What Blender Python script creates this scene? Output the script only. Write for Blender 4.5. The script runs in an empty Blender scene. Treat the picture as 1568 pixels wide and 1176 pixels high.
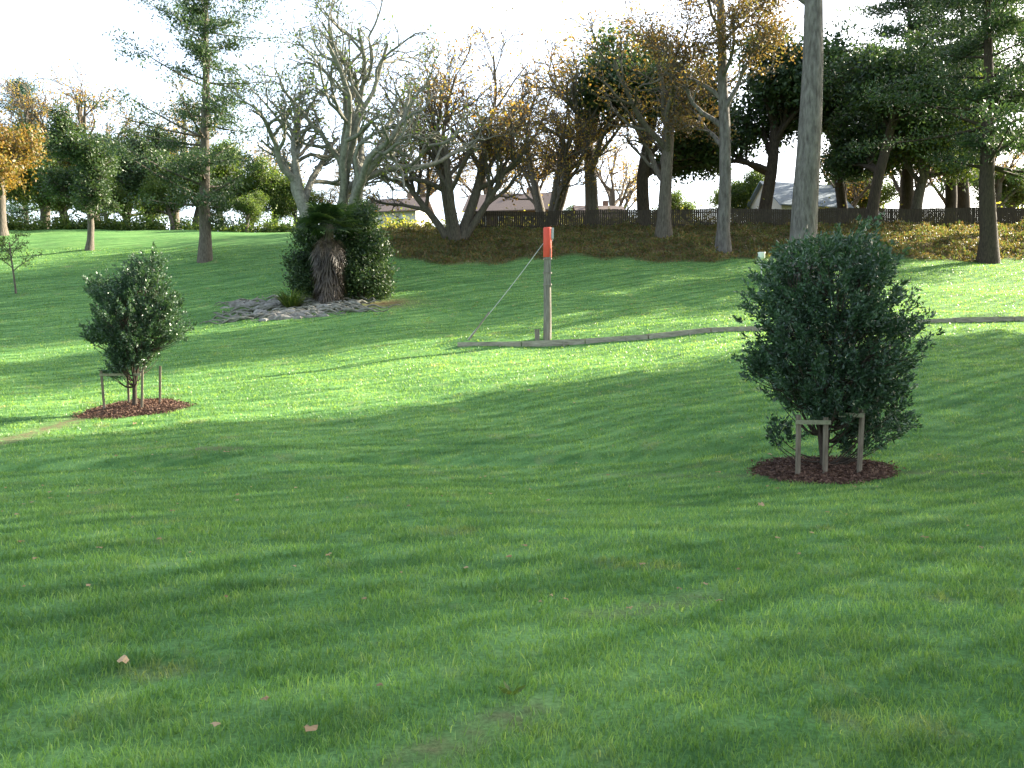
import bpy, math, random, time
import numpy as np
from mathutils import Vector
T0=time.time()
rng=np.random.default_rng(11); random.seed(5)
scene=bpy.context.scene
EYE=1.6; F=1255.0; HOR=538.0
SUN_AZ=math.radians(60); SUN_EL=math.radians(27)
SUNS=24.0; SKYS=0.62

# ---------------------------------------------------------------- terrain
Dn=np.array([-3000,-40,0,4,8,12.5,16,21,26,32,38,45,52,58,64,72,85,100,400,6000.])
ZL=np.array([0,0,0,0,-.12,-.45,-.34,-.02,.52,1.3,2.3,3.86,5.66,7.4,9.25,11.5,14.2,14.8,12,12])
ZC=np.array([0,0,0,0,-.12,-.38,-.38,.23,.94,1.8,2.95,4.55,6.3,7.85,9.9,12.2,13.6,14,12,12])
ZR=np.array([0,0,0,0,-.1,-.36,-.02,.73,1.45,2.39,3.5,4.93,6.57,8.1,10.4,12.5,13.6,14,12,12])
dg=np.arange(-40,140,.25); kk=np.exp(-(np.arange(-10,11)*.25)**2/2/.8**2); kk/=kk.sum()
def sm(Z):
    z=np.interp(dg,Dn,Z); return np.convolve(np.pad(z,10,mode='edge'),kk,mode='valid')
SL,SC,SR=sm(ZL),sm(ZC),sm(ZR)
def prof(S,Z,y): return np.where(y<138,np.interp(y,dg,S),np.interp(y,Dn,Z))
def sst(t): t=np.clip(t,0,1); return t*t*(3-2*t)
def h(x,y):
    x=np.asarray(x,float); y=np.asarray(y,float)
    u=x/np.maximum(y,8)
    l,c,r=prof(SL,ZL,y),prof(SC,ZC,y),prof(SR,ZR,y)
    a=sst((u+.545)/.478); b=sst((u+.067)/.478)
    z=l*(1-a)+c*a; z=z*(1-b)+r*b
    z=z+ sst((y-3)/8)*sst((200-y)/50)*(.05*np.sin(x*.55+y*.31)+.035*np.sin(x*.23-y*.72+1)+.02*np.sin(x*1.3+y*.9))
    z=z-.19*np.exp(-((y-14.9-.08*x+.2*np.sin(x*.6))/.42)**2)*sst((7-x)/5)
    ye=31+.15*(x+2); z=z+.32*np.exp(-((y-ye-1.0)/1.1)**2)*sst((x+3.2)/2)
    return z
def H(x,y): return float(h(x,y))
def X(px,D): return (px-784)/F*D

def sn(x,y,s,seed=0):
    r=np.random.default_rng(seed+100); o=0
    for i in range(6):
        a=r.uniform(0,6.28); f=s*r.uniform(.5,1.6); o=o+np.sin((x*math.cos(a)+y*math.sin(a))*f+r.uniform(0,6.28))
    return o/6

# ---------------------------------------------------------------- node helpers
def newmat(name):
    m=bpy.data.materials.new(name); m.use_nodes=True; nt=m.node_tree; nt.nodes.clear()
    return m,nt
def N(nt,t,**k):
    n=nt.nodes.new(t)
    for a,b in k.items(): setattr(n,a,b)
    return n
def ramp(nt,src,stops):
    r=nt.nodes.new('ShaderNodeValToRGB'); e=r.color_ramp.elements
    while len(e)<len(stops): e.new(.5)
    for i,(p,c) in enumerate(stops):
        e[i].position=p; e[i].color=(*c,1) if len(c)==3 else c
    nt.links.new(src,r.inputs[0]); return r.outputs[0]
def mixc(nt,f,a,b,mode='MIX'):
    m=nt.nodes.new('ShaderNodeMix'); m.data_type='RGBA'; m.blend_type=mode
    for s,v in ((m.inputs[0],f),(m.inputs[6],a),(m.inputs[7],b)):
        if hasattr(v,'is_linked'): nt.links.new(v,s)
        else: s.default_value=v if not isinstance(v,tuple) else ((*v,1) if len(v)==3 else v)
    return m.outputs[2]
def noise(nt,vec,scale,detail=4,rough=.55):
    n=N(nt,'ShaderNodeTexNoise'); n.inputs['Scale'].default_value=scale; n.inputs['Detail'].default_value=detail; n.inputs['Roughness'].default_value=rough
    nt.links.new(vec,n.inputs['Vector']); return n.outputs['Fac']
def mapping(nt,vec,sc,rot=(0,0,0)):
    m=N(nt,'ShaderNodeMapping'); m.inputs['Scale'].default_value=sc; m.inputs['Rotation'].default_value=rot
    nt.links.new(vec,m.inputs['Vector']); return m.outputs[0]

def grass_color(nt):
    g=N(nt,'ShaderNodeNewGeometry'); P=g.outputs['Position']
    flat=mapping(nt,P,(1,1,0))
    n1=noise(nt,flat,.35,3); n2=noise(nt,flat,2.3,4)
    n3=noise(nt,mapping(nt,P,(.30,2.4,0),(0,0,.12)),1.1,3)
    r1=N(nt,'ShaderNodeVectorRotate',rotation_type='Z_AXIS'); r1.inputs['Angle'].default_value=-.62; nt.links.new(P,r1.inputs['Vector'])
    n5=noise(nt,mapping(nt,r1.outputs[0],(.10,2.6,0)),1.0,2)
    c=ramp(nt,n1,[(.35,(.080,.188,.058)),(.65,(.130,.255,.072))])
    c2=ramp(nt,n2,[(.3,(.070,.168,.056)),(.55,(.115,.235,.068)),(.72,(.18,.285,.10))])
    c=mixc(nt,.5,c,c2)
    m3=ramp(nt,n3,[(.35,(.72,.76,.76)),(.65,(1.22,1.18,1.2))])
    c=mixc(nt,.9,c,m3,'MULTIPLY')
    m5=ramp(nt,n5,[(.38,(.66,.74,.72)),(.5,(1,1,1)),(.62,(1.34,1.24,1.34))])
    c=mixc(nt,.85,c,m5,'MULTIPLY')
    n4=noise(nt,flat,.9,5,.65)
    f=ramp(nt,n4,[(.58,(0,0,0)),(.74,(.8,.8,.8))])
    c=mixc(nt,f,c,(.20,.235,.105))
    return c,P,g

def grass_ground():
    m,nt=newmat('grass_ground'); c,P,g=grass_color(nt)
    at=N(nt,'ShaderNodeAttribute',attribute_name='bank'); ad=N(nt,'ShaderNodeAttribute',attribute_name='dirt')
    soil=ramp(nt,noise(nt,P,1.7,6,.7),[(.3,(.075,.05,.028)),(.5,(.13,.095,.045)),(.7,(.12,.14,.05))])
    c=mixc(nt,at.outputs['Fac'],c,soil)
    dn=noise(nt,P,7,4)
    mm=N(nt,'ShaderNodeMath',operation='MULTIPLY'); nt.links.new(ad.outputs['Fac'],mm.inputs[0]); 
    rr=ramp(nt,dn,[(.35,(.2,.2,.2)),(.6,(1,1,1))]); nt.links.new(rr,mm.inputs[1])
    c=mixc(nt,mm.outputs[0],c,(.14,.11,.065))
    fine=noise(nt,P,38,3,.7)
    fm=ramp(nt,fine,[(.3,(.55,.55,.55)),(.7,(1.35,1.35,1.35))])
    c=mixc(nt,.8,c,fm,'MULTIPLY')
    b=N(nt,'ShaderNodeBsdfPrincipled'); b.inputs['Roughness'].default_value=.9; b.inputs['Specular IOR Level'].default_value=.05
    nt.links.new(c,b.inputs['Base Color'])
    bp=N(nt,'ShaderNodeBump'); bp.inputs['Strength'].default_value=.7; bp.inputs['Distance'].default_value=.06
    nt.links.new(noise(nt,P,14,6,.8),bp.inputs['Height']); nt.links.new(bp.outputs[0],b.inputs['Normal'])
    o=N(nt,'ShaderNodeOutputMaterial'); nt.links.new(b.outputs[0],o.inputs[0]); return m
def grass_blade():
    m,nt=newmat('grass_blade'); c,P,g=grass_color(nt)
    v=ramp(nt,g.outputs['Random Per Island'],[(0,(.65,.72,.65)),(.6,(1.1,1.08,1.05)),(.93,(1.35,1.25,1.35)),(1,(2.2,1.6,2.0))])
    c=mixc(nt,1.0,c,v,'MULTIPLY')
    b=N(nt,'ShaderNodeBsdfPrincipled'); b.inputs['Roughness'].default_value=.42; b.inputs['Specular IOR Level'].default_value=.4
    t=N(nt,'ShaderNodeBsdfTranslucent'); mx=N(nt,'ShaderNodeMixShader'); mx.inputs[0].default_value=.48
    tc=mixc(nt,1.0,c,(2.15,1.8,.8),'MULTIPLY')
    nt.links.new(c,b.inputs['Base Color']); nt.links.new(tc,t.inputs[0])
    nt.links.new(b.outputs[0],mx.inputs[1]); nt.links.new(t.outputs[0],mx.inputs[2])
    o=N(nt,'ShaderNodeOutputMaterial'); nt.links.new(mx.outputs[0],o.inputs[0]); return m
def leafmat(name,cols,tr=.35,rough=.5,tmul=(1.6,1.6,.9),spec=.4):
    m,nt=newmat(name); g=N(nt,'ShaderNodeNewGeometry')
    k=len(cols); c=ramp(nt,g.outputs['Random Per Island'],[(i/(k-1) if k>1 else 0,cc) for i,cc in enumerate(cols)])
    tcn=N(nt,'ShaderNodeTexCoord')
    v=ramp(nt,noise(nt,tcn.outputs['Object'],.6,3),[(.3,(.6,.62,.6)),(.7,(1.3,1.28,1.2))])
    c=mixc(nt,1.0,c,v,'MULTIPLY')
    b=N(nt,'ShaderNodeBsdfPrincipled'); b.inputs['Roughness'].default_value=rough; b.inputs['Specular IOR Level'].default_value=spec
    t=N(nt,'ShaderNodeBsdfTranslucent'); mx=N(nt,'ShaderNodeMixShader'); mx.inputs[0].default_value=tr
    tc=mixc(nt,1.0,c,tmul,'MULTIPLY')
    nt.links.new(c,b.inputs['Base Color']); nt.links.new(tc,t.inputs[0])
    nt.links.new(b.outputs[0],mx.inputs[1]); nt.links.new(t.outputs[0],mx.inputs[2])
    o=N(nt,'ShaderNodeOutputMaterial'); nt.links.new(mx.outputs[0],o.inputs[0]); return m
def solid(name,c1,c2,scale=8,stretch=(1,1,1),rough=.85,bump=.3,dist=.02):
    m,nt=newmat(name); tc=N(nt,'ShaderNodeTexCoord')
    v=mapping(nt,tc.outputs['Object'],stretch)
    n=noise(nt,v,scale,6,.65)
    c=ramp(nt,n,[(.32,c1),(.68,c2)])
    b=N(nt,'ShaderNodeBsdfPrincipled'); b.inputs['Roughness'].default_value=rough; b.inputs['Specular IOR Level'].default_value=.25
    nt.links.new(c,b.inputs['Base Color'])
    bp=N(nt,'ShaderNodeBump'); bp.inputs['Strength'].default_value=bump; bp.inputs['Distance'].default_value=dist
    nt.links.new(n,bp.inputs['Height']); nt.links.new(bp.outputs[0],b.inputs['Normal'])
    o=N(nt,'ShaderNodeOutputMaterial'); nt.links.new(b.outputs[0],o.inputs[0]); return m

M_ground=grass_ground(); M_blade=grass_blade()
M_bark=solid('bark_grey_brown',(.06,.05,.040),(.17,.145,.115),5,(3,3,.6),.9,.6,.05)
M_barkpale=solid('bark_pale',(.07,.06,.052),(.21,.19,.17),2.2,(2.5,2.5,.6),.85,1.0,.12)
M_barklichen=solid('bark_lichen',(.10,.098,.078),(.25,.24,.195),4,(1,1,1),.9,.5,.04)
M_barkdark=solid('bark_dark',(.03,.024,.018),(.09,.068,.05),5,(3,3,.6),.9,.5,.04)
L_young=leafmat('leaf_grey_green',[(.024,.054,.029),(.045,.090,.050),(.090,.142,.095)],.22,.36,(1.6,1.8,.6),.5)
L_dark=leafmat('leaf_dark_green',[(.022,.048,.024),(.042,.078,.030),(.075,.115,.036)],.28)
L_pine=leafmat('needle_green',[(.024,.052,.028),(.047,.087,.04),(.08,.125,.045)],.25)
L_blue=leafmat('needle_blue_green',[(.03,.07,.055),(.05,.10,.075)],.2)
L_mid=leafmat('leaf_mid_green',[(.045,.085,.022),(.08,.13,.03),(.14,.17,.04)],.42)
L_autumn=leafmat('leaf_autumn',[(.18,.10,.03),(.26,.17,.045),(.34,.26,.07),(.18,.19,.05)],.5,.5,(1.6,1.4,.8))
L_orange=leafmat('leaf_orange',[(.18,.10,.025),(.24,.15,.035),(.26,.19,.05),(.12,.14,.04)],.4,.5,(1.4,1.3,.8))
L_brown=leafmat('leaf_russet',[(.10,.065,.03),(.16,.10,.04),(.12,.12,.04)],.4)
L_gold=leafmat('leaf_yellow',[(.18,.17,.04),(.25,.23,.06),(.11,.15,.04)],.5)
L_cover=leafmat('ground_cover_leaf',[(.055,.09,.028),(.11,.13,.04),(.15,.095,.045),(.19,.155,.07)],.4)
L_dead=leafmat('dead_frond',[(.06,.045,.035),(.13,.10,.075)],.2)

# ---------------------------------------------------------------- mesh builder
class MB:
    def __init__(s): s.v=[]; s.f=[]; s.m=[]; s.n=0; s.sm=[]
    def add(s,v,f,mi=0,smooth=False):
        v=np.asarray(v,float).reshape(-1,3); f=np.asarray(f,int)
        if f.shape[1]==3: f=np.hstack([f,-np.ones((len(f),1),int)-s.n])
        s.v.append(v); s.f.append(f+s.n); s.m.append(np.full(len(f),mi)); s.sm.append(np.full(len(f),smooth)); s.n+=len(v)
    def tube(s,p,r,sides=6,mi=0):
        p=np.asarray(p,float); r=np.asarray(r,float); n=len(p)
        t=np.gradient(p,axis=0); t/=np.linalg.norm(t,axis=1)[:,None]+1e-9
        ref=np.array([0.,0,1]) if abs(t[0,2])<.8 else np.array([1.,0,0])
        a=np.cross(t,ref); a/=np.linalg.norm(a,axis=1)[:,None]+1e-9; b=np.cross(t,a)
        th=np.arange(sides)*2*math.pi/sides
        V=p[:,None]+r[:,None,None]*(np.cos(th)[None,:,None]*a[:,None]+np.sin(th)[None,:,None]*b[:,None])
        i=np.arange(n-1)[:,None]*sides; j=np.arange(sides)[None]; k=(j+1)%sides
        Fq=np.stack([i+j,i+k,i+sides+k,i+sides+j],-1).reshape(-1,4)
        s.add(V.reshape(-1,3),Fq,mi,True)
    def leaves(s,base,axis,L,W,mi=1):
        n=len(base); axis=axis/(np.linalg.norm(axis,axis=1)[:,None]+1e-9)
        q=rng.normal(size=(n,3)); sd=np.cross(axis,q); sd/=np.linalg.norm(sd,axis=1)[:,None]+1e-9
        L=np.broadcast_to(L,(n,))[:,None]; W=np.broadcast_to(W,(n,))[:,None]
        mid=base+axis*L*.5
        V=np.stack([base,mid+sd*W*.5,base+axis*L,mid-sd*W*.5],1)
        s.add(V.reshape(-1,3),np.arange(4*n).reshape(-1,4),mi)
    def box(s,c,sz,mi=0,rz=0,tilt=None,ax=None):
        sx,sy,szz=[q/2 for q in sz]
        V=np.array([[x,y,z] for z in(-szz,szz) for y in(-sy,sy) for x in(-sx,sx)],float)
        cs,sn_=math.cos(rz),math.sin(rz); R=np.array([[cs,-sn_,0],[sn_,cs,0],[0,0,1]])
        if tilt is not None: 
            a,b=tilt; Rx=np.array([[1,0,0],[0,math.cos(a),-math.sin(a)],[0,math.sin(a),math.cos(a)]]); Ry=np.array([[math.cos(b),0,math.sin(b)],[0,1,0],[-math.sin(b),0,math.cos(b)]]); R=R@Ry@Rx
        s.add(V@R.T+np.array(c),[[0,2,3,1],[4,5,7,6],[0,1,5,4],[2,6,7,3],[0,4,6,2],[1,3,7,5]],mi)
    def mesh(s,name,mats):
        V=np.vstack(s.v); Fa=np.vstack(s.f); mi=np.concatenate(s.m); smo=np.concatenate(s.sm)
        tri=Fa[:,3]<0; cnt=np.where(tri,3,4); st=np.concatenate([[0],np.cumsum(cnt)[:-1]])
        flat=Fa.reshape(-1); flat=flat[flat>=0]
        me=bpy.data.meshes.new(name); me.vertices.add(len(V)); me.vertices.foreach_set('co',V.astype(np.float32).ravel())
        me.loops.add(len(flat)); me.loops.foreach_set('vertex_index',flat.astype(np.int32))
        me.polygons.add(len(Fa)); me.polygons.foreach_set('loop_start',st.astype(np.int32)); me.polygons.foreach_set('loop_total',cnt.astype(np.int32))
        for m in mats: me.materials.append(m)
        me.polygons.foreach_set('material_index',mi.astype(np.int32)); me.polygons.foreach_set('use_smooth',smo.astype(bool))
        me.update(calc_edges=True); me.validate(); return me
    def obj(s,name,mats,loc=(0,0,0),rz=0,sc=1,parent=None):
        return place(s.mesh(name,mats),name,loc,rz,sc,parent)
def place(me,name,loc,rz=0,sc=1,parent=None):
    o=bpy.data.objects.new(name,me); scene.collection.objects.link(o); o.location=loc; o.rotation_euler=(0,0,rz)
    o.scale=(sc,sc,sc) if not isinstance(sc,tuple) else sc
    if parent: o.parent=parent
    return o
def empty(name,loc=(0,0,0)):
    o=bpy.data.objects.new(name,None); scene.collection.objects.link(o); o.location=loc; return o

# ---------------------------------------------------------------- ground
ys=np.concatenate([[-3000,-800,-200,-80,-40,-20,-10,-5],np.arange(-2,24,.16),np.arange(24,40,.3),np.arange(40,100,.6),[104,110,120,140,170,250,500,1200,3000,6000]])
xs=np.concatenate([[-6000,-2000,-600,-250,-150,-110],np.arange(-90,-20,.8),np.arange(-20,20,.25),np.arange(20,90,.8),[100,130,180,300,700,2000,6000]])
GX,GY=np.meshgrid(xs,ys); GZ=h(GX,GY)
def bankm(x,y):
    u=x/np.maximum(y,8); edge=57.5+1.2*np.sin(x*.35)+.5*np.sin(x*1.7)+2.5*np.clip((-.10-u)/.05,0,1)
    b=sst((u+.175)/.035)*sst((y-edge)/2.0)*(y<400)
    s=np.exp(-(((x+9.6)/5.0)**2+((y-43.6)/2.5)**2)**2)*.85*(1+.5*sn(x,y,1.8,3))
    return np.clip(np.maximum(b,s),0,1)
def segd(x,y,a,b):
    a=np.array(a,float); b=np.array(b,float); d=b-a; t=np.clip(((x-a[0])*d[0]+(y-a[1])*d[1])/(d@d),0,1)
    return np.hypot(x-a[0]-t*d[0],y-a[1]-t*d[1])
YT=(X(1263,12.9),12.9); LT=(X(205,21.2),21.2)
def dirtm(x,y):
    wob=.12*sn(x,y,3.1,4)
    d=np.exp(-((segd(x,y,(-10.8,16.2),(LT[0]-.9,LT[1]-1.0))+wob)/.33)**2)
    d=np.maximum(d,.9*np.exp(-((segd(x,y,(-5.9,15.7),(-5.2,15.6))+wob)/.22)**2))
    d=np.maximum(d,.6*np.exp(-((segd(x,y,(-5.0,14.6),(-.3,14.75))+wob*.6)/.12)**2))
    d=np.maximum(d,.75*np.exp(-((segd(x,y,(-.60,2.9),(.15,3.7))+wob*.4)/.09)**2))
    d=np.maximum(d,.6*np.exp(-((segd(x,y,(.55,5.0),(1.3,5.4))+wob*.6)/.12)**2))
    d=np.maximum(d,.5*np.exp(-((segd(x,y,(YT[0]-3.5,13.2),(YT[0]+4,12.2))+wob)/.2)**2))
    return d
mb=MB(); ny,nx=GX.shape
I=(np.arange(ny-1)[:,None]*nx+np.arange(nx-1)[None]).ravel()
mb.add(np.stack([GX,GY,GZ],-1).reshape(-1,3),np.stack([I,I+1,I+nx+1,I+nx],-1),0,True)
g=mb.obj('grass_hillside',[M_ground])
for nm,fn in (('bank',bankm),('dirt',dirtm)):
    a=g.data.attributes.new(nm,'FLOAT','POINT'); a.data.foreach_set('value',fn(GX,GY).astype(np.float32).ravel())

# ---------------------------------------------------------------- grass blades
def mulchmask(x,y):
    return (np.hypot((x-YT[0])/1.04,(y-YT[1])/.97)<1)|(np.hypot((x-LT[0])/1.28,(y-LT[1])/1.1)<1)
NB=560000; y0,y1,e=2.0,66.,.42
yy=(rng.uniform(size=NB)*(y1**e-y0**e)+y0**e)**(1/e)
xx=rng.uniform(-.76,.76,NB)*(yy+1)
keep=~mulchmask(xx,yy)&(rng.uniform(size=NB)>dirtm(xx,yy)*1.2)&(rng.uniform(size=NB)>bankm(xx,yy)*1.1)
cl=sn(xx,yy,9,1)+sn(xx,yy,27,2)*.8
keep&=rng.uniform(size=NB)<.75+.5*cl
xx,yy,cl=xx[keep],yy[keep],cl[keep]; n=len(xx)
zz=h(xx,yy)
hh=(.032+.024*rng.uniform(size=n)**1.5+.014*np.clip(cl,-.8,1)+.007*sn(xx,yy,2,9))*(1+.25*np.clip((yy-6)/20,0,1))
ww=.0047*(np.maximum(yy,2.5)/3)**.85*rng.uniform(.7,1.4,n)
ang=rng.uniform(0,6.28,n); lean=hh*rng.uniform(.2,1.1,n)
la=rng.uniform(0,6.28,n)+.0; 
wx,wy=np.cos(ang)*ww/2,np.sin(ang)*ww/2
lx,ly=np.cos(la)*lean,np.sin(la)*lean
B0=np.stack([xx-wx,yy-wy,zz-.004],1); B1=np.stack([xx+wx,yy+wy,zz-.004],1)
M0=np.stack([xx-wx*.7+lx*.35,yy-wy*.7+ly*.35,zz+hh*.6],1); M1=np.stack([xx+wx*.7+lx*.35,yy+wy*.7+ly*.35,zz+hh*.6],1)
Tp=np.stack([xx+lx,yy+ly,zz+hh],1)
near=yy<8
mb=MB()
nn=near.sum(); V=np.stack([B0,B1,M1,M0,Tp],1)[near].reshape(-1,3); b=np.arange(nn)[:,None]*5
Fq=(b+np.array([[0,1,2,3]])); mb.v.append(V); mb.f.append(Fq); mb.m.append(np.zeros(nn)); mb.sm.append(np.zeros(nn,bool))
Ft=np.hstack([b+np.array([[3,2,4]]),-np.ones((nn,1),int)]); mb.f.append(Ft); mb.m.append(np.zeros(nn)); mb.sm.append(np.zeros(nn,bool)); mb.n=nn*5
nf=(~near).sum(); V=np.stack([B0,B1,Tp],1)[~near].reshape(-1,3); b=np.arange(nf)[:,None]*3+mb.n
mb.v.append(V); mb.f.append(np.hstack([b,b+1,b+2,-np.ones((nf,1),int)])); mb.m.append(np.zeros(nf)); mb.sm.append(np.zeros(nf,bool))
mb.obj('lawn_grass',[M_blade])

# ---------------------------------------------------------------- trees
def nrm(v): return v/(np.linalg.norm(v)+1e-9)
def rotdir(d,ang,R):
    a=nrm(np.cross(d,R.normal(size=3))); return nrm(d*math.cos(ang)+a*math.sin(ang))
def grow(p,d,L,r,lev,S,out,R):
    n=S['seg'][lev]; pts=[p]; dd=d; st=L/n
    for i in range(n):
        dd=nrm(dd+R.normal(size=3)*S['wob'][lev]+np.array([0,0,1])*S['trop'][lev]); pts.append(pts[-1]+dd*st)
    pts=np.array(pts); tp=S.get('taper',.35) if lev else S.get('ttaper',.6)
    rad=np.maximum(np.linspace(r,r*tp,n+1),S.get('rmin',.014))
    if lev==0: rad[0]*=1.45; 
    out.append((pts,rad,lev))
    if lev<len(S['n']):
        k=S['n'][lev]
        for i in range(k):
            t=S['tmin'][lev]+(1-S['tmin'][lev])*(i+R.uniform(0,1))/k; t=min(t,1)
            f=t*n; a=min(int(f),n-1); q=pts[a]+(pts[a+1]-pts[a])*(f-a); rr=rad[a]+(rad[a+1]-rad[a])*(f-a)
            base=nrm(pts[a+1]-pts[a])
            nd=rotdir(base,math.radians(S['ang'][lev]*R.uniform(.6,1.3)),R)
            if nd[2]<S.get('minz',-.2): nd[2]=abs(nd[2])*.3; nd=nrm(nd)
            grow(q,nd,L*S['ratio'][lev]*R.uniform(.7,1.2)*(1.15-.4*t),rr*S.get('rr',.62),lev+1,S,out,R)
def tree(name,H_,S,nleaf,lsz,mats,seed,spread=.35,trunks=None,lasp=.6,flat=1.):
    R=np.random.default_rng(seed); out=[]
    for (off,d,L,r) in (trunks or [((0,0,0),(0,0,1),H_*S.get('tf',.5),S['r'])]):
        grow(np.array(off,float)+np.array([0,0,-.3]),nrm(np.array(d,float)),L,r,0,S,out,R)
    mb=MB(); mx=max(o[2] for o in out); tips=[]
    for pts,rad,lev in out:
        mb.tube(pts,rad,[12,8,6,4,3,3][lev],0)
        if lev>=mx-1: tips.append(pts[1:] if lev==mx else pts[len(pts)//2:])
    tips=np.vstack(tips)
    if nleaf:
        w=R.uniform(size=len(tips))**S.get('clump',1.5); w/=w.sum()
        idx=R.choice(len(tips),nleaf,p=w)
        P=tips[idx]+R.normal(size=(nleaf,3))*spread*np.array([1,1,flat])
        mb.leaves(P,R.normal(size=(nleaf,3)),lsz*R.uniform(.6,1.3,nleaf),lsz*lasp*R.uniform(.6,1.2,nleaf),1)
    me=mb.mesh(name,mats); return me
def conifer(name,H_,Rd,z0,nleaf,lsz,mats,seed,tr=.35,droop=-.05,nb=5,step=.7,pw=.8,sp=.22,openn=0.,irr=.3):
    R=np.random.default_rng(seed); mb=MB(); n=14
    zt=np.linspace(-.3,H_,n); px=np.cumsum(R.normal(size=n))*.07; py=np.cumsum(R.normal(size=n))*.07
    rt=np.linspace(tr,.04,n); rt[0]*=1.3; mb.tube(np.stack([px,py,zt],1),rt,10,0)
    pts=[]
    z=z0
    while z<H_-.3:
        t=(z-z0)/(H_-z0); Lm=Rd*((1-t)**pw*.92+.08)*(.65+.35*min(1,t*5+.3))*(1+irr*math.sin(z*1.7+seed))
        for k in range(nb):
            if R.uniform()<openn: continue
            a=R.uniform(0,6.28); L=Lm*R.uniform(.45,1.2); m=6
            s=np.linspace(0,1,m); up=droop+R.normal()*.12
            cx=np.interp(z,zt,px); cy=np.interp(z,zt,py); zb=z+R.uniform(-.5,.5)
            B=np.stack([cx+np.cos(a)*L*s+R.normal()*.25*s,cy+np.sin(a)*L*s,zb+up*L*s*2+.12*L*s**2],1)
            mb.tube(B,np.linspace(max(.02,tr*.22*(1-t)+.02),.012,m),4,0)
            pts.append(B[2:]); pts.append((B[2:]+B[1:-1])/2)
            for q in range(5):
                i=R.integers(2,m); sg=R.choice([-1,1]); a2=a+sg*R.uniform(.5,1.1)
                e=B[i]+np.array([math.cos(a2),math.sin(a2),.12])*L*.3
                pts.append(np.array([e,(e+B[i])/2]))
        z+=step*R.uniform(.7,1.3)
    pts=np.vstack(pts); w=R.uniform(size=len(pts))**1.5; w/=w.sum(); idx=R.choice(len(pts),nleaf,p=w)
    P=pts[idx]+R.normal(size=(nleaf,3))*sp*np.array([1.3,1.3,.7])
    ax=R.normal(size=(nleaf,3))+np.array([0,0,.4])
    mb.leaves(P,ax,lsz*R.uniform(.6,1.3,nleaf),lsz*.4*R.uniform(.6,1.2,nleaf),1)
    return mb.mesh(name,mats)

S_bare=dict(n=[6,5,5,5],ratio=[.88,.62,.5,.5],ang=[46,42,42,40],seg=[5,7,6,4,3],wob=[.06,.16,.22,.25,.3],trop=[.02,.07,.05,.06,.03],tmin=[.45,.25,.2,.15],r=.42,rr=.66,rmin=.018)
S_spread=dict(n=[5,5,5,4],ratio=[1.5,.6,.5,.45],ang=[38,45,45,45],seg=[4,10,7,5,3],wob=[.06,.19,.26,.3,.3],trop=[.0,.08,.05,.04,.0],tmin=[.55,.30,.25,.2],r=.5,rr=.74,rmin=.02)
S_broad=dict(n=[8,7,6,4],ratio=[.62,.55,.5,.5],ang=[55,50,45,45],seg=[6,5,4,3,2],wob=[.05,.14,.2,.2,.3],trop=[.02,.08,.05,.02,0],tmin=[.42,.3,.2,.1],r=.38,rr=.58,rmin=.02,clump=3.5)
S_tall=dict(n=[9,6,6,4],ratio=[.36,.55,.5,.5],ang=[50,45,45,45],seg=[10,6,5,3,3],wob=[.025,.16,.2,.25,.3],trop=[.02,.07,.04,.02,0],tmin=[.38,.3,.2,.1],r=.5,rr=.5,rmin=.02,clump=2.0)

def at(px,D,dz=0): x=X(px,D); return (x,D,H(x,D)+dz)
def putt(me,name,px,D,rz=0,sc=1): return place(me,name,at(px,D),rz,sc)

m=tree('spreading_bare_tree',15,S_spread,3600,.22,[M_barklichen,L_mid],21,.3,trunks=[((0,0,0),(-.42,0,1),6.6,.54),((.6,.1,0),(.34,.1,1),6.8,.58),((.2,.4,0),(.0,.3,1),7.2,.48)])
putt(m,'spreading_bare_tree',505,54,0,(1.0,.95,1.12))
m_ms=tree('autumn_plane_tree',15,S_bare,7500,.21,[M_bark,L_autumn],33,.4,trunks=[((0,0,0),(-.22,0,1),6.8,.36),((.3,.1,0),(.22,.1,1),7.2,.38),((.1,-.2,0),(.05,-.3,1),6.4,.30),((-.2,0,0),(-.55,.1,1),5.6,.27),((.3,0,0),(.6,.1,1),5.6,.27)])
putt(m_ms,'autumn_plane_tree',697,66,0,1.22)
putt(m_ms,'autumn_plane_tree',840,78,2.1,1.25)
m_b2=tree('bare_tree',14,S_bare,2800,.18,[M_bark,L_autumn],45,.3)
putt(m_b2,'bare_tree',1015,65,.5,1.4)
putt(m_b2,'bare_tree',905,78,3.4,1.7)
m_t1=tree('tall_oak_tree',22,dict(S_tall,r=.48),13000,.24,[M_barkpale,L_brown],51,.45,trunks=[((0,0,0),(.02,0,1),19,.50)])
putt(m_t1,'tall_oak_tree',1105,60,0,1.0)
m_ev=tree('evergreen_oak_tree',14,S_broad,28000,.26,[M_barkdark,L_dark],61,.38)
putt(m_ev,'evergreen_oak_tree',985,77,0,(1.75,1.6,1.6))
putt(m_ev,'evergreen_oak_tree',1165,78,2,(1.85,1.7,1.7))
m_gr=tree('broadleaf_tree',13,dict(S_broad,clump=2.5),24000,.25,[M_bark,L_mid],62,.42)
m=tree('eucalyptus_tree',30,dict(S_tall,r=.8,tmin=[.62,.3,.2,.1],ttaper=.42),13000,.25,[M_barkpale,L_dark],71,.5,trunks=[((0,0,0),(.05,0,1),26,.86)])
putt(m,'eucalyptus_tree',1224,50)
m_p=conifer('pine_tree',27,5.2,3.6,36000,.26,[M_bark,L_pine],81,.45,.04,5,.85,.35,.3,.3,.4)
putt(m_p,'pine_tree',315,60)
m=tree('cedar_tree',8,dict(S_broad,r=.2,tmin=[.35,.25,.2,.1],ang=[75,50,45,45],tf=.8,ratio=[.5,.5,.5,.5]),26000,.2,[M_bark,L_dark],82,.28,trunks=[((0,0,0),(0,0,1),6.4,.22)])
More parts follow.
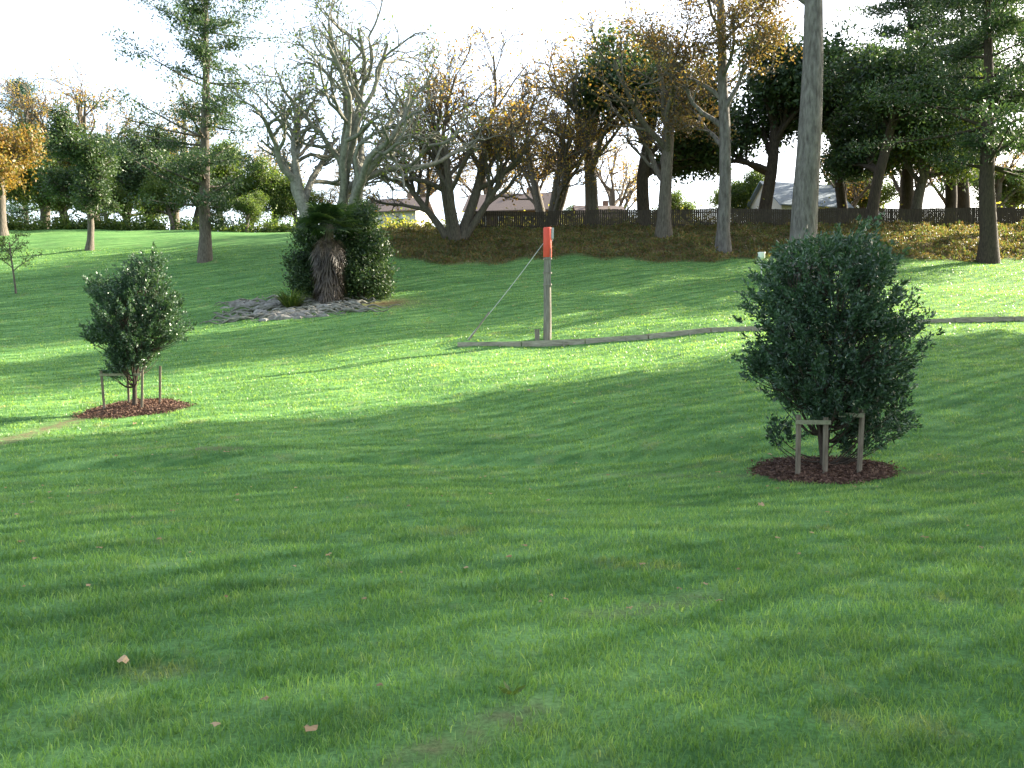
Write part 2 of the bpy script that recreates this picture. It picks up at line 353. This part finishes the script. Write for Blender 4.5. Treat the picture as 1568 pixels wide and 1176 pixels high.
putt(m,'cedar_tree',140,65,0,(1.25,1.25,1.08))
m_sap=tree('sapling',4,dict(S_bare,n=[8,5,4],r=.05,rmin=.01,ratio=[.4,.5,.5,.5]),900,.12,[M_bark,L_mid],83,.12,trunks=[((0,0,0),(0,0,1),3.4,.06)])
putt(m_sap,'sapling',28,50)
m_rp=conifer('cypress_tree',26,6.0,6.8,42000,.30,[M_barkdark,L_pine],91,.62,.04,5,.9,.4,.40,.30,.35)
putt(m_rp,'cypress_tree',1508,57,0,(1,1,.95))
putt(m_rp,'cypress_tree',1385,80,2,(1.05,1.05,1.0))
putt(m_rp,'cypress_tree',1470,84,1,(1.2,1.2,1.0))
putt(m_rp,'cypress_tree',1610,70,4,1.0)
putt(m_ev,'evergreen_oak_tree',1330,70,1,1.4)
putt(m_ev,'evergreen_oak_tree',1450,80,3,(1.6,1.6,1.7))
putt(m_gr,'broadleaf_tree',1395,74,2.2,1.35)
putt(m_ev,'evergreen_oak_tree',1290,84,5,(1.5,1.5,1.75))
m_or=tree('autumn_tree',12,dict(S_broad,clump=1.5),12000,.26,[M_bark,L_orange],95,.5)
putt(m_or,'autumn_tree',8,76,0,1.25)
m_bc=conifer('blue_conifer_tree',22,5.5,3,26000,.3,[M_barkdark,L_blue],97,.4,-.02,6,.8,.6,.4)
putt(m_bc,'blue_conifer_tree',45,108,0,1.0)

far=empty('distant_trees')
R=np.random.default_rng(3)
lib=[m_ev,m_gr,m_or,m_b2,m_gr,m_ev,m_b2,m_ms]
k=0
for px,D,sc,li in [(75,95,1.5,3),(110,102,1.5,4),(150,98,1.6,6),(190,104,1.4,1),(235,94,1.3,5),(270,100,1.5,3),(300,90,1.1,1),(345,96,1.0,5),(385,92,.9,1),(425,98,1.1,6),(460,94,.8,4),
                   (520,95,.8,3),(570,104,.8,4),(650,100,1.2,6),(750,108,1.3,6),(850,104,.7,4),(940,105,1.2,3),(1020,104,.8,4),(1120,96,.9,1),(1290,94,1.1,3),(1330,100,1.1,1),(1380,94,1.2,3),(1450,98,1.2,6),(1520,94,1.2,3),(1555,96,1.1,1),(-20,90,1.4,1),(-70,84,1.4,5),(-130,80,1.4,0),(380,84,.5,1),(200,92,.8,0),(100,90,.8,4),(170,88,.7,1),(270,88,.7,4)]:
    x=X(px,D); place(lib[li],'tree_%02d'%k,(x,D,H(x,D)-.3),R.uniform(0,6.28),sc*R.uniform(.92,1.08),far); k+=1

sx,sy=math.sin(SUN_AZ),math.cos(SUN_AZ)
Ssh=dict(S_broad,n=[14,7,6,4],tf=.8,ratio=[.36,.55,.5,.5],tmin=[.18,.25,.2,.1],r=.55,clump=1.3)  # unseen trees added right of frame, toward the sun, to shade the lawn
m_sh=tree('offscreen_shade_tree',22,Ssh,46000,.36,[M_barkdark,L_dark],101,.6,trunks=[((0,0,0),(0,0,1),19,.6)])
m_sh2=tree('offscreen_dapple_tree',22,dict(Ssh,clump=5),15000,.34,[M_barkdark,L_dark],103,.45,trunks=[((0,0,0),(0,0,1),19,.6)])  # thin-leaved variant, added out of view to let dappled sun through
for q,r,sc,me,nm in [(-14.7,44,(.80,.80,1.3),m_sh,'offscreen_shade_tree'),(-15.6,58,(.80,.80,1.65),m_sh,'offscreen_shade_tree'),(-7.4,50,(.62,.62,1.4),m_sh,'offscreen_shade_tree'),
                  (-9.0,62,(.8,.8,1.6),m_sh2,'offscreen_dapple_tree'),(-1.4,36,(.8,.8,1.1),m_sh2,'offscreen_dapple_tree'),(-.5,48,(.8,.8,1.4),m_sh2,'offscreen_dapple_tree'),(6,38,1.15,m_sh,'offscreen_shade_tree'),(16,36,1,m_sh,'offscreen_shade_tree')]:
    x=q*sy+r*sx; y=-q*sx+r*sy
    place(me,nm,(x,y,H(x,y)),R.uniform(0,6.28),sc)

# ---------------------------------------------------------------- young trees
def young(name,pos,zs,rs,seed,ns,lpc,offx,lobes=(),multi=True,irr=1.,sc=1):
    R=np.random.default_rng(seed); mb=MB()
    c=[];dirs=[]
    for i in range(ns):
        z=R.uniform(zs[0],zs[-1]); 
        if R.uniform()>np.interp(z,zs,rs)/max(rs): continue
        a=R.uniform(0,6.28); rmax=np.interp(z,zs,rs)*(1+irr*(.13*math.sin(3*a+z*2.3+seed)+.11*math.sin(5*a-z*4+1)))
        if math.sin(2.1*a+z*3.1)*math.sin(1.3*a-z*4.7+2)>(.6 if irr>1 else .7): continue
        rr=rmax*R.uniform(.12,1)**.5*R.uniform(.82,1.08)
        ox=np.interp(z,zs,offx)
        c.append([ox+rr*math.cos(a),rr*math.sin(a),z]); f=rr/max(rs)
        dirs.append([math.cos(a)*f*.9,math.sin(a)*f*.9,.75])
    for (lx,ly,lz,lr,k) in lobes:
        for i in range(k):
            v=R.normal(size=3); v=nrm(v)*lr*R.uniform(.2,1)**.5
            c.append([lx+v[0],ly+v[1],lz+v[2]]); dirs.append([v[0]/lr*.8,v[1]/lr*.8,.6])
    c=np.array(c); dirs=np.array(dirs)+R.normal(size=(len(c),3))*.28; dirs/=np.linalg.norm(dirs,axis=1)[:,None]
    SL_=R.uniform(.16,.42,len(c))
    stems=[]
    for k in range(6 if multi else 7):
        a=k*1.05+R.uniform(0,.5); e=np.array([math.cos(a)*.55,math.sin(a)*.55,zs[-1]*.78])
        t=np.linspace(0,1,8)[:,None]; b0=np.array([math.cos(a)*.02,math.sin(a)*.02,.12+.06*k if multi else .6+.14*k])
        P=b0+(e-b0)*np.concatenate([t**1.2,t**1.2,t],1)+R.normal(size=(8,3))*.035*t
        stems.append(P); mb.tube(P,np.linspace(.042,.015,8),7,0)
    mb.tube([[0,0,-.05],[.01,0,.25],[.0,.02,.6],[.02,0,1.2],[.0,0,2.0]],[.085,.068,.055,.045,.03],9,0)
    sp=np.vstack(stems)
    for i in range(0,len(c),4):
        d=np.linalg.norm(sp-c[i]+np.array([0,0,.5]),axis=1); q=sp[d.argmin()]
        t=np.linspace(0,1,5)[:,None]; P=q+(c[i]-q)*t+np.array([0,0,-.12])*np.sin(t*3.14); mb.tube(P,np.linspace(.016,.005,5),4,0)
    n=len(c)*lpc; ci=np.repeat(np.arange(len(c)),lpc); t=R.uniform(0,1,n)
    P=c[ci]+dirs[ci]*(t*SL_[ci])[:,None]+R.normal(size=(n,3))*.02
    ax=dirs[ci]*(.35+.8*t)[:,None]+R.normal(size=(n,3))*.55
    mb.leaves(P,ax,.080*R.uniform(.7,1.25,n),.033*R.uniform(.7,1.2,n),1)
    return mb.obj(name,[M_barkdark,L_young],pos,0,sc)
zr=H(*YT); zl=H(*LT)
young('young_evergreen_tree',(YT[0],YT[1],zr),[.75,1.0,1.4,1.9,2.4,3.0,3.4,3.7],[.38,.72,1.02,1.14,1.15,1.06,.95,.68],5,1800,40,[.2,.15,.10,.03,.03,.03,.06,.06],
      lobes=[(.85,-.1,.80,.38,75),(-.62,.2,.55,.18,14),(.50,.0,.42,.20,20),(-1.10,0,1.65,.2,24),(1.20,0,2.3,.18,24),(.5,0,3.75,.22,18),(.95,0,1.35,.3,40)],irr=1.0,sc=.95)
young('young_evergreen_tree',(LT[0],LT[1],zl),[.95,1.2,1.6,2.0,2.5,3.0,3.4,3.7],[.45,.55,.66,1.0,1.05,.85,.6,.3],8,1500,40,[-.1,-.05,.05,.0,.1,.15,.25,.3],
      lobes=[(-.95,0,3.15,.26,42),(1.15,0,1.95,.22,26),(-1.0,0,1.9,.28,34),(.55,0,3.8,.28,34),(1.0,0,2.7,.25,24),(-.5,0,.95,.25,20)],multi=False,irr=1.4,sc=(.93,.93,.97))
M_stake=solid('stake_timber',(.10,.08,.055),(.24,.20,.145),6,(4,4,.5),.9,.4,.01)
M_strap=solid('tie_strap',(.17,.17,.10),(.27,.26,.17),20)
def stake(x,y,ht,tilt,strap=None,c=None):
    mb=MB(); z=H(x,y)
    mb.box((0,0,ht/2-.05),(.055,.055,ht+.1),0,.3,tilt)
    mb.box((tilt[1]*ht*.5,-tilt[0]*ht*.5,ht+.006),(.045,.045,.012),0,.3,tilt)
    if strap: 
        dx,dy=strap; a=math.atan2(dy,dx); L=math.hypot(dx,dy)
        mb.box((dx/2-.02,dy/2-.045,ht*.90),(L+.08,.014,.065),1,a)
    mb.obj('tree_stake',[M_stake,M_strap],(x,y,z))
x,y=YT
stake(x-.56,y-.45,.98,(0,.0),(.44,-.04)); stake(x+.37,y-.5,1.06,(.02,.02),(-.26,.1)); stake(x-.16,y-.49,.93,(0,0)); stake(x+.2,y+.5,.95,(0,0))
x,y=LT
stake(x-.66,y-.3,1.08,(0,-.06),(.5,.2)); stake(x-.32,y+.35,1.05,(0,-.03)); stake(x+.38,y-.4,1.05,(0,.03),(-.3,.3)); stake(x+.58,y+.2,1.05,(0,.02))

M_mulch=solid('mulch_soil',(.030,.016,.010),(.085,.045,.028),25,(1,1,1),.95,1,.03)
L_chip=leafmat('bark_chip',[(.05,.024,.016),(.10,.05,.032),(.17,.10,.065)],0.02,.8)
def mulch(pos,a,b,nch,seed):
    R=np.random.default_rng(seed); mb=MB(); th=np.linspace(0,2*math.pi,49)[:-1]; rs=np.linspace(0.02,1,14)
    T,RR=np.meshgrid(th,rs); ed=1+.09*np.sin(3*T+seed)+.05*np.sin(7*T)
    xx=pos[0]+a*RR*ed*np.cos(T); yy=pos[1]+b*RR*ed*np.sin(T); mound=.09*(1-RR**2)-.012*(RR>.98)+.012*np.sin(xx*23)*np.sin(yy*19)*(1-RR)
    zz=h(xx,yy)+mound+.008; m=48
    i=(np.arange(13)[:,None]*m); j=np.arange(m)[None]; k=(j+1)%m
    mb.add(np.stack([xx,yy,zz],-1).reshape(-1,3),np.stack([i+j,i+k,i+m+k,i+m+j],-1).reshape(-1,4),0,True)
    r=np.abs(R.uniform(0,1.0,nch)**.5+R.normal(size=nch)*.08); t=R.uniform(0,6.28,nch); ed=1+.09*np.sin(3*t+seed)+.05*np.sin(7*t)
    x=pos[0]+a*r*ed*np.cos(t); y=pos[1]+b*r*ed*np.sin(t); z=h(x,y)+.09*np.clip(1-r**2,0,1)+.012+R.uniform(0,.035,nch)
    ax=R.normal(size=(nch,3))*np.array([1,1,.35])
    mb.leaves(np.stack([x,y,z],1),ax,R.uniform(.03,.085,nch),R.uniform(.015,.035,nch),1)
    mb.obj('mulch_bed',[M_mulch,L_chip])
mulch(YT,1.04,1.0,7500,1); mulch(LT,1.3,1.15,6000,2)

# ---------------------------------------------------------------- pole with orange top
M_wood=solid('weathered_timber',(.10,.09,.075),(.28,.25,.21),4,(5,5,.4),.9,.6,.02)
M_orange=solid('orange_red_paint',(.58,.062,.04),(.68,.095,.06),6,(1,1,.3),.6,.1,.005)
M_grey=solid('grey_metal',(.35,.35,.34),(.5,.5,.48),12,(1,1,1),.4,.1,.003)
M_white=solid('white_painted_metal',(.7,.7,.68),(.8,.8,.78),12,(1,1,1),.5,.1,.003)
D=32; px_=X(838,D); zg=H(px_,D); top=EYE+D*(HOR-350)/F; hp=top-zg
pole=empty('wooden_pole',(px_,D,zg))
mb=MB(); zz_=np.linspace(-.3,hp-1.0,14); mb.tube(np.stack([.006*np.sin(zz_*2),0*zz_,zz_],1),np.linspace(.165,.135,14),18,0)
mb.box((.03,-.10,hp-1.55),(.20,.08,1.5),0); mb.obj('timber_shaft',[M_wood],parent=pole)
mb=MB(); zt=[hp-1.15,hp-1.13,hp-.03,hp,hp]; mb.tube([[0,0,q] for q in zt],[.15,.168,.165,.15,.001],18,0); mb.obj('orange_sleeve',[M_orange],parent=pole)
mb=MB(); mb.box((.19,0,hp-.22),(.10,.14,.42),0); mb.box((.19,0,hp-.47),(.05,.06,.10),0); mb.obj('junction_box',[M_grey],parent=pole)
mb=MB(); 
for z in (hp-1.2,hp-1.75,hp-2.2): mb.tube([[0,0,z-.03],[0,0,z+.03]],[.175,.175],18,0)
mb.obj('steel_bands',[M_wood],parent=pole)
mb=MB(); ax_=X(716,31.6); az=H(ax_,31.6)
A=np.array([-.12,0,hp-.55]); Bq=np.array([ax_-px_,-.4,az-zg+.03])
mb.tube([A+(Bq-A)*t+np.array([0,0,-.08*math.sin(t*3.14)]) for t in np.linspace(0,1,12)],[.014]*12,6,0)
mb.obj('guy_wire',[M_grey],parent=pole)
mb=MB(); C1=A+(Bq-A)*.72; mb.tube([Bq+np.array([0,0,-.1]),C1],[.03,.028],8,0); mb.obj('guy_guard',[M_wood],parent=pole)
mb=MB(); mb.box((-.40,-.05,.10),(.17,.17,.5),0,.1); mb.box((-.40,-.05,.365),(.20,.20,.03),0,.1); mb.obj('stub_post',[M_wood],parent=pole)

M_sleeper=solid('sleeper_timber',(.18,.155,.12),(.40,.36,.29),3,(.6,6,6),.9,.6,.02)
mb=MB()
def edgept(px):
    v=np.interp(px,[700,840,1000,1150,1400,1568,1800],[31.0,31.4,31.8,32.4,33.4,34.2,36]); return X(px,v),v
xa,ya=edgept(700); px=700
while px<1800:
    p2=px+2.42*F/edgept(px)[1]; xb,yb=edgept(p2); za,zb=H(xa,ya),H(xb,yb); L=math.hypot(xb-xa,yb-ya)
    a=math.atan2(yb-ya,xb-xa); sl=math.atan2(zb-za,L)
    mb.box(((xa+xb)/2,(ya+yb)/2,(za+zb)/2+.03+random.uniform(-.015,.015)),(L-.04,.20,.26),0,a,(0,-sl))
    mb.box(((xa+xb)/2+.4,(ya+yb)/2-.13,(za+zb)/2+.0),(.06,.05,.26),0,a,(0,0))
    xa,ya,px=xb,yb,p2
mb.obj('timber_edging',[M_sleeper])
D=40; lx=X(1164,D); zg=H(lx,D); hl=EYE+D*(HOR-398)/F-zg
lp=empty('lamp_post',(lx,D,zg)); mb=MB(); mb.tube([[0,0,-.2],[0,0,hl]],[.035,.03],10,0); mb.obj('post',[M_grey],parent=lp)
mb=MB(); mb.tube([[0,0,hl],[0,0,hl+.04],[0,0,hl+.07],[0,0,hl+.30],[0,0,hl+.34],[0,0,hl+.36]],[.05,.12,.16,.17,.19,.02],14,0); mb.obj('lantern',[M_white],parent=lp)

# ---------------------------------------------------------------- palm, shrub, flax, rocks
def fan(mb,base,d,stalk,fanr,nl,mi,R,dr=.3):
    d=nrm(d); e=base+d*stalk+np.array([0,0,-dr*stalk*.3]); mb.tube([base,(base+e)/2+np.array([0,0,.05]),e],[.02,.015,.012],4,mi)
    s=nrm(np.cross(d,[0,0,1])+R.normal(size=3)*.2); u=np.cross(s,d)
    V=[];
    for k in range(nl):
        a=(k/(nl-1)-.5)*4.0; q=nrm(d*math.cos(a)+s*math.sin(a)); L=fanr*R.uniform(.8,1.1); w=fanr*.07
        tip=e+q*L+np.array([0,0,-dr*L*.6]); sd=np.cross(q,u)*w; mid=e+q*L*.55
        V+= [e,mid+sd,tip,mid-sd]
    mb.add(np.array(V),np.arange(4*nl).reshape(-1,4),mi)
R=np.random.default_rng(77); mb=MB()
bx,by,bz=at(505,44)
mb.tube([[0,0,-.3],[.05,0,1.5],[0,0,3.2],[.1,0,4.2]],[.32,.26,.24,.2],10,0)
for i in range(80):
    a=R.uniform(0,6.28); el=R.uniform(-.25,1.2); fan(mb,np.array([.1,0,4.1]),np.array([math.cos(a),math.sin(a),el]),R.uniform(.7,1.4),R.uniform(.55,.85),16,1,R)
for i in range(150):
    a=R.uniform(0,6.28); z=R.uniform(1.3,3.9); fan(mb,np.array([.1*math.cos(a),.1*math.sin(a),z]),np.array([math.cos(a)*.7,math.sin(a)*.7,-1.]),R.uniform(.5,.9),R.uniform(.5,.75),12,2,R,.8)
mb.obj('palm_tree',[M_bark,L_dark,L_dead],(bx,by,bz))
def shrub(name,px,D,blobs,n,lsz,mat,seed):
    R=np.random.default_rng(seed); mb=MB(); P=[]
    for (x,y,z,r,w) in blobs:
        mb.tube([[0,0,-.2],[x*.4,y*.4,z*.4],[x,y,z]],[.09,.06,.02],6,0)
        k=int(n*w); cc=R.normal(size=(60,3)); cc/=np.linalg.norm(cc,axis=1)[:,None]; cc*=r*R.uniform(.3,1,(60,1))**.5
        P.append(np.array([x,y,z])+cc[R.integers(0,60,k)]+R.normal(size=(k,3))*.2*r)
    P=np.vstack(P); P=P[P[:,2]>-.3]; k=len(P)
    mb.leaves(P,R.normal(size=(k,3))+np.array([0,0,.3]),lsz*R.uniform(.6,1.3,k),lsz*.55*R.uniform(.6,1.2,k),1)
    return mb.obj(name,[M_barkdark,mat],at(px,D))
shrub('evergreen_shrub',550,45.5,[(0,0,1.2,1.5,.28),(.5,.2,2.6,1.2,.22),(-.3,0,3.7,1.1,.2),(.3,0,4.5,.8,.1),(1.0,0,1.0,1.0,.12),(-1.4,-.3,.8,.9,.08)],24000,.17,L_dark,7)
shrub('evergreen_shrub',472,45.5,[(0,0,.9,1.0,.35),(.6,.2,2.2,1.0,.25),(-.3,0,1.9,.9,.2),(.3,0,3.7,1.0,.2)],14000,.16,L_dark,8)
mb=MB(); R=np.random.default_rng(5)
for i in range(220):
    a=R.uniform(0,6.28); e=R.uniform(.6,2.2); L=R.uniform(.9,1.8); d=nrm(np.array([math.cos(a),math.sin(a),e])); b=np.array([math.cos(a)*.15,math.sin(a)*.15,0]); s=np.cross(d,[0,0,1])*.04
    m1=b+d*L*.6; t=b+d*L+np.array([0,0,-.25*L]); mb.add([b-s,b+s,m1+s,m1-s],[[0,1,2,3]],0); mb.add([m1-s,m1+s,t+s*.1,t-s*.1],[[0,1,2,3]],0)
mb.obj('flax_plant',[L_mid],at(447,43))
M_rock=solid('rock',(.11,.10,.085),(.33,.31,.27),2.5,(1,1,1),.9,.8,.08)
mb=MB(); R=np.random.default_rng(16)
for i in range(66):
    if R.uniform()<.4: px,D=R.uniform(345,430),R.uniform(43,46)
    else: px,D=R.uniform(395,540),R.uniform(39.6,42.8)
    x,y,z=at(px,D); s=R.uniform(.08,.34)
    th=np.linspace(0,2*math.pi,10)[:-1]; rings=[]; jit=R.uniform(.6,1.3,9); rot=R.uniform(0,.6); tl=R.uniform(-.12,.12)
    for zz_,rr in ((-.3,1.05),(.05,1.),(.35,.85),(.6,.5),(.62,.02)):
        j2=jit*R.uniform(.88,1.12,9); cx=np.cos(th+rot)*rr*s*1.6*j2; rings.append(np.stack([x+cx,y+np.sin(th+rot)*rr*s*.8*j2,z+s*zz_*1.1+cx*tl*.5+R.uniform(-.02,.02,9)],1))
    V=np.vstack(rings); a=np.arange(4)[:,None]*9; j=np.arange(9)[None]; k=(j+1)%9
    mb.add(V,np.stack([a+j,a+k,a+9+k,a+9+j],-1).reshape(-1,4),0)
mb.obj('rock_outcrop',[M_rock])
mb=MB()
for i in range(100):
    px,D=R.uniform(350,560),R.uniform(40.5,45.8); x0=X(px,D); a=R.uniform(-.5,.5)+math.pi*(R.uniform()<.5); P=[]; yy_=D; xx_=x0
    for q in range(10): P.append([xx_,yy_,H(xx_,yy_)+.08+.09*math.sin(q*1.1+i)]); a=np.clip(a+R.normal()*.3,-9,9); xx_+=.22*math.cos(a); yy_+=.13*math.sin(a)
    mb.tube(P,np.linspace(R.uniform(.05,.11),.02,10),6,0)
mb.obj('exposed_tree_roots',[M_barklichen])

# ---------------------------------------------------------------- bank ground cover
R=np.random.default_rng(9); n=150000
yb=R.uniform(56.5,76,n); xb=yb*R.uniform(-.18,.85,n); k=R.uniform(size=n)<bankm(xb,yb)*(.55+.6*(sn(xb,yb,1.6,7)+sn(xb,yb,4,8))+.3)
xb,yb=xb[k],yb[k]; n=len(xb); cl=np.clip(sn(xb,yb,1.6,7)+sn(xb,yb,4,8),0,2)
zb=h(xb,yb)+R.uniform(0,.12,n)+cl*.6*R.uniform(.2,1,n)
mb=MB(); mb.leaves(np.stack([xb,yb,zb],1),R.normal(size=(n,3))+np.array([0,0,.8]),.24*R.uniform(.5,1.3,n),.11*R.uniform(.5,1.3,n),0)
mb.obj('bank_ground_cover',[L_cover])
R=np.random.default_rng(19); mb=MB(); P=[]
for i in range(230):
    D=R.uniform(84,90); px=R.uniform(-60,640); x=X(px,D); r=R.uniform(.5,1.3); k=110
    P.append(np.array([x,D,H(x,D)+r*.5])+R.normal(size=(k,3))*r*.5)
P=np.vstack(P); mb.leaves(P,R.normal(size=P.shape),.3*R.uniform(.6,1.2,len(P)),.2,0); mb.obj('crest_hedge',[L_mid])
R=np.random.default_rng(29); mb=MB(); P=[]
for i in range(130):
    D=R.uniform(76,86); px=R.uniform(600,1700); x=X(px,D); r=R.uniform(.6,1.5); k=110
    P.append(np.array([x,D,H(x,D)+r*.6])+R.normal(size=(k,3))*r*.5)
P=np.vstack(P); mb.leaves(P,R.normal(size=P.shape),.3*R.uniform(.6,1.2,len(P)),.2,0); mb.obj('yellow_green_shrubs',[L_gold])

M_fence=solid('fence_timber',(.035,.028,.022),(.085,.068,.052),5,(4,4,.4),.9,.4,.01)
mb=MB(); x=-3.5
while x<62:
    y=72.5+.6*math.sin(x*.05); z=H(x,y); mb.box((x,y,z+.82+random.uniform(-.02,.02)),(.17,.025,1.7),0)
    x+=.185
    if int(x/.185)%13==0: mb.box((x,y+.08,z+.8),(.11,.11,1.75),0)
for zr_ in (.35,1.35):
    for xa in np.arange(-3.5,62,2.4):
        xm=xa+1.2; y=72.5+.6*math.sin(xm*.05)+.045; mb.box((xm,y,H(xm,y)+zr_),(2.4,.05,.09),0)
mb.obj('timber_fence',[M_fence])

M_wall=solid('painted_weatherboard',(.55,.54,.50),(.68,.67,.63),3,(1,1,14),.8,.4,.02)
M_wall2=solid('brick_wall',(.20,.12,.09),(.30,.20,.15),6,(1,1,6),.9,.4,.02)
M_roof=solid('blue_grey_roof',(.16,.21,.27),(.24,.30,.37),2,(8,1,1),.75,.3,.02)
M_roof2=solid('brown_roof',(.12,.09,.08),(.20,.16,.14),4,(8,1,1),.8,.4,.02)
M_glass=solid('window_glass',(.05,.06,.07),(.10,.12,.14),1,(1,1,1),.1,0,.001)
def house(name,px,D,w,d,wh,rh,wall,roof,rz=0):
    e=empty(name,at(px,D)); e.rotation_euler=(0,0,rz)
    mb=MB(); mb.box((0,0,wh/2-.5),(w,d,wh+1),0); 
    mb.add([[-w/2,-d/2,wh],[-w/2,d/2,wh],[-w/2,0,wh+rh]],[[0,1,2]],0); mb.add([[w/2,-d/2,wh],[w/2,d/2,wh],[w/2,0,wh+rh]],[[0,2,1]],0); mb.obj('walls',[wall],parent=e)
    mb=MB(); o=.5; t=.12
    for s in(-1,1):
        y0,z0=s*(d/2+o),wh-rh*o/(d/2)+.02; V=[[-w/2-o,y0,z0],[w/2+o,y0,z0],[w/2+o,0,wh+rh+.02],[-w/2-o,0,wh+rh+.02]]; V2=[[a,b,c+t] for a,b,c in V]
        mb.add(V+V2,[[0,1,2,3],[4,5,6,7],[0,1,5,4],[1,2,6,5],[3,0,4,7]],0)
    mb.obj('roof',[roof],parent=e)
    mb=MB(); mb2=MB()
    for xx_ in np.arange(-w/2+1.5,w/2-1,2.6):
        mb.box((xx_,-d/2-.02,1.5+.2),(1.1,.06,1.3),0)
        for a,b,c,dd in ((0,.69,1.3,.08),(0,-.69,1.3,.08),(-.6,0,.08,1.3),(.6,0,.08,1.3)): mb2.box((xx_+a,-d/2-.05,1.7+b),(c,.08,dd),0)
    mb.box((w/2-.9,-d/2-.02,1.0),(.9,.05,2.0),0)
    mb.obj('windows',[M_glass],parent=e); mb2.obj('frames',[M_white],parent=e)
    mb=MB(); mb.box((w*.2,.6,wh+rh),(.6,.6,1.6),0); mb.obj('chimney',[M_wall2],parent=e)
house('blue_roofed_house',1215,92,8,7,3.6,2.8,M_wall,M_roof,.25)
house('brick_house',785,93,9,7,3.2,2.2,M_wall2,M_roof2,-.15)
house('weatherboard_house',915,98,5,5,3.2,1.6,M_wall,M_roof2,.1)
house('weatherboard_house',612,94,6,6,3.3,1.7,M_wall,M_roof2,-.2)

# ---------------------------------------------------------------- fallen leaves
def star(R,c,s):
    k=10; a0=R.uniform(0,6.28); V=[]; sq=R.uniform(.5,.9)
    for i in range(k):
        a=i*6.283/k; r=s*(.5 if i%2==0 else .36)*R.uniform(.75,1.2); xx_,yy_=r*math.cos(a),sq*r*math.sin(a)
        V.append([c[0]+xx_*math.cos(a0)-yy_*math.sin(a0),c[1]+xx_*math.sin(a0)+yy_*math.cos(a0),c[2]+R.uniform(-.1,.22)*s])
    return V
R=np.random.default_rng(55); mb=MB(); spots=[(180,1033,.10),(470,1142,.075),(322,1133,.05),(1168,780,.12),(690,738,.12),(555,930,.04),(985,875,.06),(828,935,.045),(713,880,.05),(400,1092,.05),(578,1070,.045),(1180,700,.1),(1100,728,.1),(205,652,.15),(175,702,.1),(880,620,.12),(810,600,.14),(345,697,.14)]
L=[]
for px,v,s in spots:
    D=3.
    for it in range(60):
        x=X(px,D); z=H(x,D); vv=HOR+(EYE-z)*F/D
        D+=.15*D*(vv-v)/max(v-HOR,30)
    L.append((X(px,D),D,s))
for i in range(340):
    D=R.uniform(5,40); L.append((D*R.uniform(-.7,.7),D,R.uniform(.03,.07)))
for i in range(400):
    D=R.uniform(38,58); L.append((D*R.uniform(-.2,.65),D,R.uniform(.08,.16)))
for x,y,s in L:
    z=H(x,y)+.035+s*.1; V=star(R,(x,y,z),s); c=[x,y,z+.01]
    V=np.array(V+[c]); mb.add(V,[[10,i,(i+1)%10] for i in range(10)],0)
L_fall=leafmat('fallen_leaf',[(.26,.15,.08),(.40,.28,.17),(.33,.20,.10)],.2,.7)
mb.obj('fallen_leaves',[L_fall])
mb=MB(); wx_,wy_=0.0,3.75; wz=H(wx_,wy_)
for i in range(9):
    a=i*.7+R.uniform(0,.3); d=np.array([[math.cos(a),math.sin(a),.7]]); mb.leaves(np.array([[wx_,wy_,wz+.01]]),d,.085,.025,0)
mb.obj('dandelion_weed',[L_mid])

# ---------------------------------------------------------------- light, sky, camera
w=bpy.data.worlds.new('World'); scene.world=w; w.use_nodes=True; nt=w.node_tree
sky=nt.nodes.new('ShaderNodeTexSky'); sky.sky_type='NISHITA'; sky.sun_disc=False; sky.sun_elevation=SUN_EL; sky.sun_rotation=SUN_AZ
sky.dust_density=3; sky.air_density=1.0; sky.ozone_density=1.0
hs=nt.nodes.new('ShaderNodeHueSaturation'); hs.inputs['Saturation'].default_value=.7; nt.links.new(sky.outputs[0],hs.inputs['Color'])
bg=nt.nodes['Background']; bg.inputs[1].default_value=SKYS; nt.links.new(hs.outputs[0],bg.inputs[0])
ld=bpy.data.lights.new('sun','SUN'); ld.energy=SUNS; ld.angle=math.radians(.5); ld.color=(1,.90,.72)
lo=bpy.data.objects.new('sun',ld); scene.collection.objects.link(lo)
S=Vector((math.cos(SUN_EL)*sx,math.cos(SUN_EL)*sy,math.sin(SUN_EL))); lo.rotation_euler=S.to_track_quat('Z','Y').to_euler(); lo.location=(30,20,40)
cd=bpy.data.cameras.new('camera'); cam=bpy.data.objects.new('camera',cd); scene.collection.objects.link(cam)
cd.sensor_width=36; cd.lens=36*F/1568; cd.clip_end=8000; cd.clip_start=.05
cam.location=(0,0,EYE); cam.rotation_euler=(math.radians(90-2.28),0,0)
scene.camera=cam
scene.view_settings.view_transform='Standard'; scene.view_settings.look='None'; scene.view_settings.exposure=0
print('done',time.time()-T0)
